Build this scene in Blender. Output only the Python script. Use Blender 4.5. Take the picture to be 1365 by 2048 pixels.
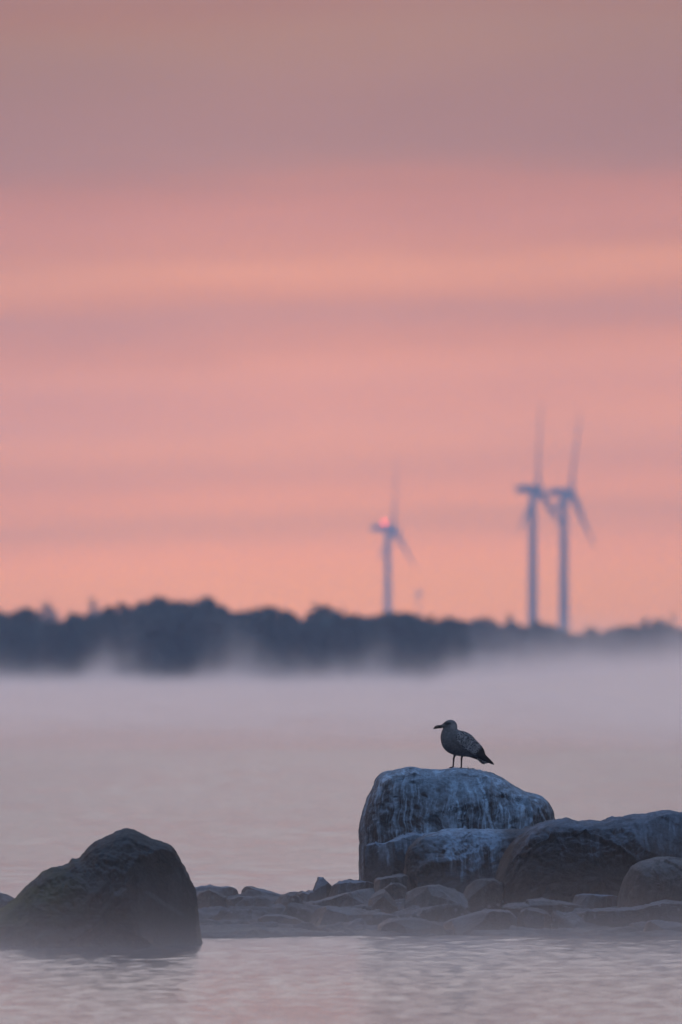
import bpy, bmesh, math, random
import numpy as np
from mathutils import Vector, Matrix
from mathutils.bvhtree import BVHTree

random.seed(7)
for o in list(bpy.data.objects):
    bpy.data.objects.remove(o)
S = bpy.context.scene
COL = S.collection

# ------------------------------------------------------------------ camera
FPX, HOR, EYE = 22600.0, 1335.0, 2.3          # focal length in photo pixels, horizon row, eye height
cam_d = bpy.data.cameras.new('camera')
cam = bpy.data.objects.new('camera', cam_d); COL.objects.link(cam)
cam.location = (0, 0, EYE)
cam.rotation_euler = (math.pi / 2 + math.atan((HOR - 1024) / FPX), 0, 0)
cam_d.sensor_fit = 'VERTICAL'; cam_d.sensor_height = 36
cam_d.lens = FPX * 36 / 2048
cam_d.clip_start = 1; cam_d.clip_end = 60000
cam_d.dof.use_dof = True; cam_d.dof.focus_distance = 102.5
cam_d.dof.aperture_fstop = cam_d.lens / 106.0
S.camera = cam

# ------------------------------------------------------------------ exposure and renderer
S.render.engine = 'CYCLES'
S.view_settings.view_transform = 'Standard'; S.view_settings.look = 'None'
S.view_settings.exposure = 0; S.view_settings.gamma = 1
S.cycles.use_denoising = True
S.cycles.max_bounces = 8; S.cycles.volume_bounces = 4
S.cycles.diffuse_bounces = 3; S.cycles.glossy_bounces = 4
S.cycles.volume_max_steps = 512
S.cycles.caustics_reflective = False; S.cycles.caustics_refractive = False

def lin(c):
    return tuple((v / 255 / 12.92) if v / 255 <= .04045 else ((v / 255 + .055) / 1.055) ** 2.4 for v in c)

# ------------------------------------------------------------------ world: dawn sky
W = bpy.data.worlds.new('World'); S.world = W; W.use_nodes = True
W.cycles.sampling_method = 'MANUAL'; W.cycles.sample_map_resolution = 2048
NT = W.node_tree; NT.nodes.clear()

class G:
    """small node-graph writer"""
    def __init__(s, nt): s.nt = nt
    def n(s, typ, **kw):
        nd = s.nt.nodes.new(typ)
        for k, v in kw.items(): setattr(nd, k, v)
        return nd
    def put(s, sock, v):
        if v is None: return
        if isinstance(v, bpy.types.NodeSocket): s.nt.links.new(v, sock)
        elif isinstance(v, (tuple, list)) and sock.type == 'RGBA' and len(v) == 3: sock.default_value = (*v, 1)
        else: sock.default_value = v
    def m(s, op, a, b=None, c=None, clamp=False):
        nd = s.n('ShaderNodeMath', operation=op, use_clamp=clamp)
        for i, v in enumerate((a, b, c)): s.put(nd.inputs[i], v)
        return nd.outputs[0]
    def vm(s, op, a, b=None):
        nd = s.n('ShaderNodeVectorMath', operation=op)
        s.put(nd.inputs[0], a); s.put(nd.inputs[1], b)
        return nd.outputs[0]
    def sep(s, v):
        nd = s.n('ShaderNodeSeparateXYZ'); s.put(nd.inputs[0], v); return nd.outputs
    def comb(s, x, y, z):
        nd = s.n('ShaderNodeCombineXYZ')
        for i, v in enumerate((x, y, z)): s.put(nd.inputs[i], v)
        return nd.outputs[0]
    def noise(s, vec, scale=1, detail=3, rough=.5, dist=0):
        nd = s.n('ShaderNodeTexNoise'); s.put(nd.inputs['Vector'], vec)
        nd.inputs['Scale'].default_value = scale; nd.inputs['Detail'].default_value = detail
        nd.inputs['Roughness'].default_value = rough; nd.inputs['Distortion'].default_value = dist
        return nd.outputs['Fac']
    def rng(s, v, a, b, c=0, d=1, smooth=False):
        nd = s.n('ShaderNodeMapRange', clamp=True)
        if smooth: nd.interpolation_type = 'SMOOTHSTEP'
        s.put(nd.inputs[0], v)
        for i, q in zip((1, 2, 3, 4), (a, b, c, d)): s.put(nd.inputs[i], q)
        return nd.outputs[0]
    def ramp(s, v, stops, mode='LINEAR'):
        nd = s.n('ShaderNodeValToRGB'); cr = nd.color_ramp; cr.interpolation = mode
        while len(cr.elements) < len(stops): cr.elements.new(.5)
        for e, (p, c) in zip(cr.elements, stops):
            e.position = p; e.color = (*c, 1)
        s.put(nd.inputs[0], v); return nd.outputs[0]
    def mix(s, f, a, b, blend='MIX'):
        nd = s.n('ShaderNodeMix', data_type='RGBA', blend_type=blend)
        s.put(nd.inputs[0], f); s.put(nd.inputs[6], a); s.put(nd.inputs[7], b)
        return nd.outputs[2]

SUN_EL, SUN_AZ = math.radians(2.0), math.radians(-38)        # low behind the scene, out of frame to the left
g = G(NT)
d = g.n('ShaderNodeTexCoord').outputs['Generated']
dx, dy, dz = g.sep(d)
# cloud bands: elevation, tilted a little and pushed about by a stretched noise
wv = g.comb(g.m('MULTIPLY', dx, 26), g.m('MULTIPLY', dy, 6), g.m('MULTIPLY', dz, 210))
warp = g.m('MULTIPLY', g.m('SUBTRACT', g.noise(wv, 1, 4, .5), .5), .0038)
warp2 = g.m('MULTIPLY', g.m('SUBTRACT', g.noise(g.comb(g.m('MULTIPLY', dx, 60), dy, g.m('MULTIPLY', dz, 700)), 1, 3, .55), .5), .0016)
b = g.m('ADD', g.m('ADD', g.m('SUBTRACT', dz, g.m('MULTIPLY', dx, .034)), warp), warp2)
BANDS = [  # photo row, colour of the sky there
 (1335, (2.574, 0.777, 0.01)), (1235, (2.549, 0.765, 0.01)), (1170, (2.536, 0.765, 0.01)), (1100, (2.881, 0.797, 0.052)), (1040, (1.666, 0.523, 0.04)),
 (1000, (2.69, 0.744, 0.026)), (940, (1.832, 0.54, 0.053)), (880, (2.577, 0.763, 0.054)), (800, (1.758, 0.526, 0.106)), (740, (1.866, 0.594, 0.149)),
 (690, (1.492, 0.432, 0.068)), (630, (1.04, 0.365, 0.154)), (590, (1.286, 0.394, 0.088)), (545, (1.483, 0.505, 0.151)), (500, (1.094, 0.345, 0.111)),
 (440, (1.027, 0.339, 0.151)), (380, (0.869, 0.271, 0.106)), (320, (0.571, 0.235, 0.126)), (250, (0.551, 0.218, 0.114)), (150, (0.496, 0.209, 0.109)),
 (60, (0.555, 0.22, 0.068)), (0, (0.526, 0.148, 0.017))]
T = .0625
low = g.ramp(g.m('DIVIDE', b, T), [((HOR - r) / FPX / T, tuple(v / 6 for v in c)) for r, c in BANDS], 'B_SPLINE')
low = g.vm('MULTIPLY', low, (6, 6, 6))
high = g.vm('MULTIPLY', (1.09, 1.17, 1.19), g.ramp(g.m('MULTIPLY', dz, 1), [(0, (.365, .215, .20)), (.06, (.365, .215, .20)), (.09, (.62, .455, .43)), (.14, (.90, .72, .72)), (.26, (1, .83, .85)), (.34, (1, .84, .85)),
                                       (.5, (.38, .44, .59)), (1, (.19, .37, .70))]))
sky = g.mix(g.rng(dz, .05, .075, 0, 1, True), low, high)
# brighter over the middle of the frame than to either side, blotchy at a large scale
azf = g.rng(g.m('ABSOLUTE', g.m('ADD', dx, .004)), .0, .034, 1.03, .93, True)
blot = g.rng(g.noise(g.comb(g.m('MULTIPLY', dx, 40), 0, g.m('MULTIPLY', dz, 160)), 1, 2, .5), .3, .7, .965, 1.03)
sky = g.mix(1, sky, g.comb(azf, azf, azf), 'MULTIPLY')
sky = g.mix(1, sky, g.comb(blot, blot, blot), 'MULTIPLY')
# away from the dawn the low sky is dim and blue-violet
away = g.m('MULTIPLY', g.rng(dy, .6, -.3, 0, 1, True), g.rng(dz, .0, .75, 1, 0, True))
sky = g.mix(away, sky, (.125, .105, .125))
# glow over the hidden sunrise, left of the frame
vs_ = g.n('ShaderNodeVectorMath', operation='DOT_PRODUCT'); g.put(vs_.inputs[0], d); vs_.inputs[1].default_value = (math.sin(SUN_AZ) * math.cos(SUN_EL), math.cos(SUN_AZ) * math.cos(SUN_EL), math.sin(SUN_EL))
glow = g.rng(vs_.outputs['Value'], .86, 1.0, 0, 1, True)
sky = g.vm('ADD', sky, g.vm('MULTIPLY', g.comb(glow, glow, glow), (1.9, 1.05, .85)))
nish = g.n('ShaderNodeTexSky', sky_type='NISHITA', sun_disc=False, sun_elevation=SUN_EL, sun_rotation=SUN_AZ, air_density=1.5, dust_density=2.0, ozone_density=3.0)
bg1 = g.n('ShaderNodeBackground'); g.put(bg1.inputs[0], sky); bg1.inputs[1].default_value = 1
bg2 = g.n('ShaderNodeBackground'); g.put(bg2.inputs[0], nish.outputs[0]); bg2.inputs[1].default_value = .05
ad = g.n('ShaderNodeAddShader'); out = g.n('ShaderNodeOutputWorld')
NT.links.new(bg1.outputs[0], ad.inputs[0]); NT.links.new(bg2.outputs[0], ad.inputs[1]); NT.links.new(ad.outputs[0], out.inputs[0])

sd = bpy.data.lights.new('sun', 'SUN'); sd.energy = .08; sd.angle = math.radians(10); sd.color = (1, .72, .6)
sun = bpy.data.objects.new('sun', sd); COL.objects.link(sun)
sv = Vector((math.sin(SUN_AZ) * math.cos(SUN_EL), math.cos(SUN_AZ) * math.cos(SUN_EL), math.sin(SUN_EL)))
sun.rotation_euler = sv.to_track_quat('Z', 'Y').to_euler()

# ------------------------------------------------------------------ helpers
def P(px, py, Y):
    return ((px - 682.5) / FPX * Y, EYE + Y * (HOR - py) / FPX)

def tag(o, label=None, cat=None, group=None, kind=None):
    if label: o['label'] = label
    if cat: o['category'] = cat
    if group: o['group'] = group
    if kind: o['kind'] = kind
    return o

def link(name, me, mat, parent=None, loc=None):
    o = bpy.data.objects.new(name, me); COL.objects.link(o)
    if mat: me.materials.append(mat)
    if parent: o.parent = parent
    if loc is not None: o.location = loc
    return o

def empty(name, loc, rz=0):
    o = bpy.data.objects.new(name, None); COL.objects.link(o)
    o.location = loc; o.rotation_euler = (0, 0, rz); o.empty_display_size = .2
    return o

def mesh_np(name, verts, quads=None, tris=None, smooth=True):
    me = bpy.data.meshes.new(name)
    nq = 0 if quads is None else len(quads); nt = 0 if tris is None else len(tris)
    me.vertices.add(len(verts)); me.vertices.foreach_set('co', np.asarray(verts, np.float32).ravel())
    loops = np.concatenate([np.asarray(a, np.int32).ravel() for a in (quads, tris) if a is not None and len(a)])
    me.loops.add(len(loops)); me.loops.foreach_set('vertex_index', loops)
    me.polygons.add(nq + nt)
    st = np.concatenate([np.arange(nq) * 4, nq * 4 + np.arange(nt) * 3]).astype(np.int32)
    me.polygons.foreach_set('loop_start', st)
    me.update(calc_edges=True); me.validate()
    if smooth: me.polygons.foreach_set('use_smooth', np.ones(len(me.polygons), bool))
    return me

_perm = np.random.RandomState(11).permutation(256); _perm = np.concatenate([_perm, _perm])
_gr = np.random.RandomState(12).normal(size=(256, 3)); _gr /= np.linalg.norm(_gr, axis=1)[:, None]
def perlin(p):
    i = np.floor(p).astype(int); f = p - i; i &= 255
    u = f * f * f * (f * (f * 6 - 15) + 10)
    r = np.zeros(len(p))
    for a in (0, 1):
        for bb in (0, 1):
            for c in (0, 1):
                h = _perm[(_perm[(_perm[(i[:, 0] + a) & 255] + i[:, 1] + bb) & 255] + i[:, 2] + c) & 255]
                q = _gr[h]
                dd = q[:, 0] * (f[:, 0] - a) + q[:, 1] * (f[:, 1] - bb) + q[:, 2] * (f[:, 2] - c)
                w = (u[:, 0] if a else 1 - u[:, 0]) * (u[:, 1] if bb else 1 - u[:, 1]) * (u[:, 2] if c else 1 - u[:, 2])
                r += w * dd
    return r * 1.5
def fbm(p, octv=4, gain=.5, ridged=False):
    r = 0; a = 1
    for k in range(octv):
        n = perlin(p * 2 ** k + 17.3 * k)
        if ridged: n = .5 - np.abs(n) * 1.6
        r = r + a * n; a *= gain
    return r
def sstep(x, a, b2):
    t = np.clip((x - a) / (b2 - a), 0, 1); return t * t * (3 - 2 * t)

def normals(me):
    n = np.zeros(len(me.vertices) * 3, np.float32); me.vertices.foreach_get('normal', n); return n.reshape(-1, 3)

def poly_sd(px, py, poly):
    """signed distance to a polygon, positive inside"""
    poly = np.asarray(poly, float); n = len(poly)
    dist = np.full(len(px), 1e9); ins = np.zeros(len(px), bool)
    for k in range(n):
        a, c = poly[k], poly[(k + 1) % n]
        e = c - a; L = max(e @ e, 1e-9)
        t = np.clip(((px - a[0]) * e[0] + (py - a[1]) * e[1]) / L, 0, 1)
        dist = np.minimum(dist, np.hypot(px - a[0] - t * e[0], py - a[1] - t * e[1]))
        cond = (a[1] > py) != (c[1] > py)
        with np.errstate(divide='ignore', invalid='ignore'):
            xx = (c[0] - a[0]) * (py - a[1]) / (c[1] - a[1] + 1e-12) + a[0]
        ins ^= cond & (px < xx)
    return np.where(ins, dist, -dist)

def radial(pts, cx, cz, N):
    """radius of a closed outline about (cx, cz) for N angles"""
    th = np.arange(N) * 2 * np.pi / N
    dxy = np.stack([np.cos(th), np.sin(th)], 1); r = np.zeros(N)
    for k in range(len(pts)):
        a = np.array(pts[k]) - (cx, cz); c = np.array(pts[(k + 1) % len(pts)]) - (cx, cz); e = c - a
        den = dxy[:, 0] * e[1] - dxy[:, 1] * e[0]
        den = np.where(np.abs(den) < 1e-12, 1e-12, den)
        t = (a[0] * e[1] - a[1] * e[0]) / den
        s_ = (a[0] * dxy[:, 1] - a[1] * dxy[:, 0]) / den
        ok = (s_ >= -1e-6) & (s_ <= 1 + 1e-6) & (t > 0)
        r = np.where(ok, np.maximum(r, t), r)
    bad = r <= 0
    if bad.any(): r[bad] = np.interp(th[bad], th[~bad], r[~bad])
    return th, r

def inflate(pts, D, N=256, M=96, n=2.4, center=None, sm=2):
    """a solid whose front outline is pts (x, z) and whose half depth is D: rings from the front pole to the back pole"""
    pts = [tuple(p) for p in pts]
    if center is None:
        a = np.array(pts); center = ((a[:, 0].min() + a[:, 0].max()) / 2, a[:, 1].min() * .55 + a[:, 1].max() * .45)
    th, r = radial(pts, *center, N)
    for _ in range(sm): r = (np.roll(r, 1) + 2 * r + np.roll(r, -1)) / 4
    t = np.linspace(-np.pi / 2, np.pi / 2, M + 1)[1:-1]
    s_ = np.cos(t) ** (2 / n); yy = np.sign(t) * np.abs(np.sin(t)) ** (2 / n) * D
    X = center[0] + s_[:, None] * (r * np.cos(th))[None]
    Z = center[1] + s_[:, None] * (r * np.sin(th))[None]
    Yv = np.repeat(yy[:, None], N, 1)
    v = np.stack([X, Yv, Z], 2).reshape(-1, 3)
    v = np.vstack([v, [[center[0], -D, center[1]], [center[0], D, center[1]]]])
    R = M - 1
    i, j = np.meshgrid(np.arange(R - 1), np.arange(N), indexing='ij'); j2 = (j + 1) % N
    quads = np.stack([i * N + j, i * N + j2, (i + 1) * N + j2, (i + 1) * N + j], -1).reshape(-1, 4)
    k = np.arange(N); k2 = (k + 1) % N
    tris = np.vstack([np.stack([np.full(N, R * N), k2, k], 1), np.stack([np.full(N, R * N + 1), (R - 1) * N + k, (R - 1) * N + k2], 1)])
    return v, quads, tris

# ------------------------------------------------------------------ materials
def new_mat(name):
    m = bpy.data.materials.new(name); m.use_nodes = True; m.node_tree.nodes.clear()
    return m, G(m.node_tree)
def finish(m, gg, col, rough, bump=None, bump_d=.01, spec=.5, ior=1.45, metal=0):
    bs = gg.n('ShaderNodeBsdfPrincipled'); o = gg.n('ShaderNodeOutputMaterial')
    gg.put(bs.inputs['Base Color'], col); gg.put(bs.inputs['Roughness'], rough)
    bs.inputs['IOR'].default_value = ior; bs.inputs['Metallic'].default_value = metal
    bs.inputs['Specular IOR Level'].default_value = spec
    if bump is not None:
        bn = gg.n('ShaderNodeBump'); gg.put(bn.inputs['Height'], bump); bn.inputs['Distance'].default_value = bump_d
        bn.inputs['Strength'].default_value = 1
        gg.nt.links.new(bn.outputs[0], bs.inputs['Normal'])
    gg.nt.links.new(bs.outputs[0], o.inputs[0])
    return bs

def rock_mat(name, dark=(.03, .028, .03), mid=(.09, .09, .095), white=(.24, .29, .36), top=.7, streak=.5, moss=0, lines=(), seed=0, wet=.28, pit_shade=(), speck=.0, zf=None, xf=None, cscale=2.1, grit=.5):
    m, q = new_mat(name)
    tc = q.n('ShaderNodeTexCoord').outputs['Object']
    x, y, z = q.sep(tc)
    sh = q.vm('ADD', tc, (seed * 3.1, seed * 1.7, seed * 2.3))
    n1 = q.noise(sh, 3.1, 9, .68, .2)
    n2 = q.noise(sh, 26, 5, .65)
    n3 = q.noise(sh, 110, 3, .6)
    base = q.mix(q.rng(q.m('ADD', n1, q.m('MULTIPLY', q.m('SUBTRACT', n2, .5), .35)), .34, .72), dark, mid)
    base = q.mix(q.rng(n2, .42, .60, .55, 0), base, tuple(v * .35 for v in dark))
    base = q.mix(q.rng(n3, .35, .72, 0, grit), base, q.mix(.5, base, (.13, .135, .145)))
    brown = q.rng(q.noise(sh, 1.3, 4, .6), .5, .68, 0, .55)
    base = q.mix(brown, base, (.055, .038, .030))
    # droppings and lichen in streaks and on tops, with blue sky light painted in
    wob = q.m('MULTIPLY', q.m('SUBTRACT', q.noise(sh, 3, 3), .5), .16)
    sv2 = q.comb(q.m('MULTIPLY', q.m('ADD', x, wob), 15), q.m('MULTIPLY', q.m('SUBTRACT', y, q.m('MULTIPLY', z, .4)), 4), q.m('MULTIPLY', z, .8))
    st = q.rng(q.noise(q.vm('ADD', sv2, (seed, seed, 0)), 1, 5, .6), .47, .72)
    sv3 = q.comb(q.m('MULTIPLY', q.m('ADD', x, wob), 44), q.m('MULTIPLY', q.m('SUBTRACT', y, q.m('MULTIPLY', z, .4)), 9), q.m('MULTIPLY', z, 1.6))
    st2 = q.rng(q.noise(q.vm('ADD', sv3, (0, seed, seed)), 1, 3, .6), .52, .72)
    zone = q.rng(q.noise(q.comb(q.m('MULTIPLY', x, 1.6), y, q.m('MULTIPLY', z, .6)), 1.3, 2), .35, .6)
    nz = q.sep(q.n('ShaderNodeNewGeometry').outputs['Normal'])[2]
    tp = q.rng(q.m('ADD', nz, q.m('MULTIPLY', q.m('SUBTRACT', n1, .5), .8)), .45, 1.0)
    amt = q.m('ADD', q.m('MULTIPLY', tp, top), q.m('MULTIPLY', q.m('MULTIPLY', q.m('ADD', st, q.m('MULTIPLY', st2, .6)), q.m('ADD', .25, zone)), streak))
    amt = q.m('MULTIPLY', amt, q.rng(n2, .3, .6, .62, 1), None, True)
    if zf: amt = q.m('MULTIPLY', amt, q.rng(q.m('ADD', z, q.m('ADD', q.m('MULTIPLY', q.m('SUBTRACT', n1, .5), .25), q.m('MULTIPLY', st, .16))), zf[0], zf[1], .12, 1))
    if xf: amt = q.m('MULTIPLY', amt, q.rng(q.m('ABSOLUTE', q.m('ADD', q.m('SUBTRACT', x, xf[0]), q.m('MULTIPLY', q.m('SUBTRACT', n1, .5), .4))), xf[1] * .6, xf[1] * 1.25, 1, .2))
    for (x0, z0, x1, z1, w, s_) in lines:       # long runs of droppings; on left_rock, painted light along lobe edges
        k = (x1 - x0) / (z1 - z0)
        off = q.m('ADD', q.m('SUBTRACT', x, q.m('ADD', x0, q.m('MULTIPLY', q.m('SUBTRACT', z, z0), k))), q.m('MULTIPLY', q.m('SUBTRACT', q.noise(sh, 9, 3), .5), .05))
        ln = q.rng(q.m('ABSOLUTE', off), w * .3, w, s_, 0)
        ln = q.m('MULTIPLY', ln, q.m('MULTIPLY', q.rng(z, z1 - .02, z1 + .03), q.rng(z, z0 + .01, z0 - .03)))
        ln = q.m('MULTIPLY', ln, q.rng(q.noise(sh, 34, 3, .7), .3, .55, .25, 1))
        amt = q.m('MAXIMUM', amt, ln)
    if speck:
        vo = q.n('ShaderNodeTexVoronoi'); q.put(vo.inputs['Vector'], sh); vo.inputs['Scale'].default_value = 15
        sp = q.m('MULTIPLY', q.rng(vo.outputs['Distance'], .18, .3, 1, 0), q.rng(q.noise(sh, 3, 3), .48, .6))
        amt = q.m('MAXIMUM', amt, q.m('MULTIPLY', sp, speck))
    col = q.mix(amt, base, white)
    if moss:
        mo = q.m('MULTIPLY', q.rng(q.noise(q.comb(q.m('MULTIPLY', x, 2), y, q.m('MULTIPLY', z, 2)), 1.6, 5, .65), .38, .56), moss)
        mo = q.m('MULTIPLY', mo, q.rng(x, .1, -.7))
        col = q.mix(mo, col, (.075, .085, .03))
    for (x0, z0, rx, rz) in pit_shade:              # shade of small hollows painted as dark colour, without depth
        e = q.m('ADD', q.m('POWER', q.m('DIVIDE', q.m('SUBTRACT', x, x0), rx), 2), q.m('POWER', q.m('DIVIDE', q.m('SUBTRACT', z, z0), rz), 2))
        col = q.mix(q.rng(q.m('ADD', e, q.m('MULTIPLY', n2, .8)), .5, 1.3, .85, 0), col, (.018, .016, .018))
    # fine cracks
    cv = q.vm('ADD', sh, q.vm('MULTIPLY', q.comb(n1, n2, n1), (.5, .3, .5)))
    vc = q.n('ShaderNodeTexVoronoi', feature='DISTANCE_TO_EDGE'); q.put(vc.inputs['Vector'], cv); vc.inputs['Scale'].default_value = cscale
    crack = q.m('MULTIPLY', q.rng(vc.outputs['Distance'], 0, .02, 1, 0), q.rng(q.noise(sh, 1.9, 2), .5, .62))
    col = q.mix(q.m('MULTIPLY', crack, .75), col, (.015, .014, .015))
    # splash zone near the water is wet and dark
    pz = q.sep(q.n('ShaderNodeNewGeometry').outputs['Position'])[2]
    wt = q.rng(q.m('ADD', pz, q.m('MULTIPLY', q.m('SUBTRACT', n1, .5), .3)), wet * .3, wet + .05, 1, 0)
    col = q.mix(q.m('MULTIPLY', wt, .7), col, (.022, .019, .018))
    rough = q.rng(wt, 0, 1, .88, .5)
    h = q.m('ADD', q.m('MULTIPLY', n2, .55), q.m('ADD', q.m('MULTIPLY', n3, .2), q.m('MULTIPLY', n1, .25)))
    h = q.m('SUBTRACT', h, q.m('MULTIPLY', crack, .6))
    h = q.m('ADD', h, q.m('MULTIPLY', st, .08))
    finish(m, q, col, rough, h, .035, .25)
    return m

# water
mw, q = new_mat('water')
wp = q.n('ShaderNodeTexCoord').outputs['Object']
wx, wy, wz = q.sep(wp)
w1 = q.noise(q.comb(wx, q.m('MULTIPLY', wy, .8), 0), 1.6, 3, .5)
w2 = q.noise(q.comb(wx, q.m('MULTIPLY', wy, .9), 3.3), 10, 3, .55)
w3 = q.noise(q.comb(q.m('MULTIPLY', wx, .35), q.m('MULTIPLY', wy, .22), 7.1), 1, 3, .5)
paw = q.noise(q.comb(q.m('MULTIPLY', wx, .16), q.m('MULTIPLY', wy, .035), 0), 1, 4, .6)
far = q.rng(wy, 99, 113)
wh = q.m('ADD', q.m('MULTIPLY', w1, .010), q.m('MULTIPLY', w2, .006))
wh = q.m('ADD', q.m('MULTIPLY', wh, q.rng(paw, .3, .7, .75, 1.2)), q.m('MULTIPLY', w3, q.m('MULTIPLY', far, .04)))
wr = q.m('ADD', q.m('ADD', .13, q.m('MULTIPLY', far, .04)), q.m('MULTIPLY', q.m('SUBTRACT', paw, .5), .06))
finish(mw, q, (.02, .03, .04), wr, wh, 1.0, .39, 1.33)

# ------------------------------------------------------------------ water sheet: fine ripples modelled near the rocks, one sheet to the horizon
half = np.concatenate([np.arange(.045, 4.6, .045), np.arange(4.8, 11, .2), np.geomspace(11.5, 9000, 26)])
xs = np.concatenate([-half[::-1], [0], half])
ys = np.concatenate([np.linspace(-400, 66, 16), np.arange(68, 102, .026), np.arange(102.2, 335, .17), np.geomspace(337, 30000, 50)])
XX, YY = np.meshgrid(xs, ys, indexing='ij')
rs = np.random.RandomState(5); H = np.zeros_like(XX)
def waves(sl, count, w0, w1_, slope, spread):
    X_, Y_ = XX[:, sl], YY[:, sl]; o_ = np.zeros_like(X_)
    for k in range(count):
        wl = w0 * (w1_ / w0) ** rs.rand(); ang = rs.normal(0, spread) + math.pi / 2
        o_ += slope * wl / 6.283 * rs.uniform(.4, 1.0) * np.sin(2 * np.pi / wl * (X_ * np.cos(ang) + Y_ * np.sin(ang)) + rs.uniform(0, 6.28))
    pn = fbm(np.stack([X_.ravel() * .45, Y_.ravel() * .10, np.zeros(X_.size)], 1), 2).reshape(X_.shape)
    return o_ * np.clip(.97 + .28 * pn, .7, 1.25)
k0, k1, k2 = np.searchsorted(ys, 67.5), np.searchsorted(ys, 102.1), np.searchsorted(ys, 336)
H[:, k0:k1] = waves(slice(k0, k1), 56, .10, .30, .0135, .85) * (1 - sstep(np.abs(XX[:, k0:k1]), 4.0, 4.7)) * sstep(YY[:, k0:k1], 68, 70)
H[:, k1:k2] = waves(slice(k1, k2), 50, .40, 1.0, .0145, .85) * (1 - sstep(np.abs(XX[:, k1:k2]), 9.5, 11)) * (1 - sstep(YY[:, k1:k2], 300, 334)) * sstep(YY[:, k1:k2], 102, 108)
nx, ny = XX.shape
i, j = np.meshgrid(np.arange(nx - 1), np.arange(ny - 1), indexing='ij')
wq = np.stack([i * ny + j, (i + 1) * ny + j, (i + 1) * ny + j + 1, i * ny + j + 1], -1).reshape(-1, 4)
tag(link('water', mesh_np('water', np.stack([XX, YY, H], 2).reshape(-1, 3), wq), mw), 'calm lilac water with faint ripples', None, None, 'structure')

# ------------------------------------------------------------------ rocky shore (the low shelf everything stands on)
sx = np.linspace(-2.2, 7.5, 560); sy = np.linspace(95.6, 108.5, 520)
SX, SY = np.meshgrid(sx, sy, indexing='ij')
pp = np.stack([SX.ravel(), SY.ravel(), np.zeros(SX.size)], 1)
front = 96.9 + .55 * np.sin(SX * .8 + .5) * .5 + .5 * fbm(pp * .7, 3).reshape(SX.shape)
back = 105.6 + .6 * fbm(pp * .5 + 9, 2).reshape(SX.shape)
up = sstep(SY, front, front + 5.5); dn = 1 - sstep(SY, back, back + 1.4)
hgt = -.12 + .15 * sstep(SY, front - .35, front) + (.11 + .10 * sstep(SX, -.6, .9)) * up
n_ = fbm(pp * np.array([.9, 1.1, 1]) + 4, 5, .55).reshape(SX.shape)
hgt = hgt + .10 * n_ * sstep(SY, front - .2, front + 1.5)
ter = hgt / .055; tf = np.floor(ter); fr = ter - tf
hgt = (tf + sstep(fr, .30, .85)) * .055 * .75 + hgt * .25          # thin strata, stepped
hgt = hgt + .018 * fbm(pp * 5.5, 4, .55, True).reshape(SX.shape)
rc = np.random.RandomState(3); NC = 620                             # broken plates: each with its own height and tilt
cs = np.stack([rc.uniform(-2.3, 7.6, NC), rc.uniform(96, 108, NC)], 1); ch_ = rc.normal(0, .045, NC); ct = rc.normal(0, .13, (NC, 2))
wx_ = SX.ravel() + .12 * perlin(pp * 2.2); wy_ = SY.ravel() + .12 * perlin(pp * 2.2 + 31)
pl = np.empty(SX.size)
for q0 in range(0, SX.size, 20000):
    sl = slice(q0, q0 + 20000); ddx = wx_[sl, None] - cs[None, :, 0]; ddy = wy_[sl, None] - cs[None, :, 1]
    k_ = np.argmin((ddx * .62) ** 2 + ddy ** 2, 1); a_ = np.arange(len(k_))
    pl[sl] = ch_[k_] + ddx[a_, k_] * ct[k_, 0] + ddy[a_, k_] * ct[k_, 1]
pl = pl.reshape(SX.shape); pl[1:-1, 1:-1] = (pl[1:-1, 1:-1] * 2 + pl[:-2, 1:-1] + pl[2:, 1:-1] + pl[1:-1, :-2] + pl[1:-1, 2:]) / 6
hgt = hgt + pl * sstep(SY, front - .5, front + .8) * (.5 + .4 * sstep(SX, -.6, .9))
hgt = np.where(dn < 1, -.15 + (hgt + .15) * dn, hgt)
edge = sstep(SX, -2.2, -1.6) * (1 - sstep(SX, 6.9, 7.5))
hgt = -.15 + (hgt + .15) * edge
sq_n = SX.shape[1]
i, j = np.meshgrid(np.arange(SX.shape[0] - 1), np.arange(sq_n - 1), indexing='ij')
qd = np.stack([i * sq_n + j, (i + 1) * sq_n + j, (i + 1) * sq_n + j + 1, i * sq_n + j + 1], -1).reshape(-1, 4)
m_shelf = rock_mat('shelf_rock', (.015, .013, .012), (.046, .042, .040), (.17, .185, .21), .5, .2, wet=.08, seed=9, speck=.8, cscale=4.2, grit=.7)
tag(link('rocky_shore', mesh_np('rocky_shore', np.stack([SX, SY, hgt], 2).reshape(-1, 3), qd), m_shelf), 'low dark rock shelf at the waterline', None, None, 'structure')

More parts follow.
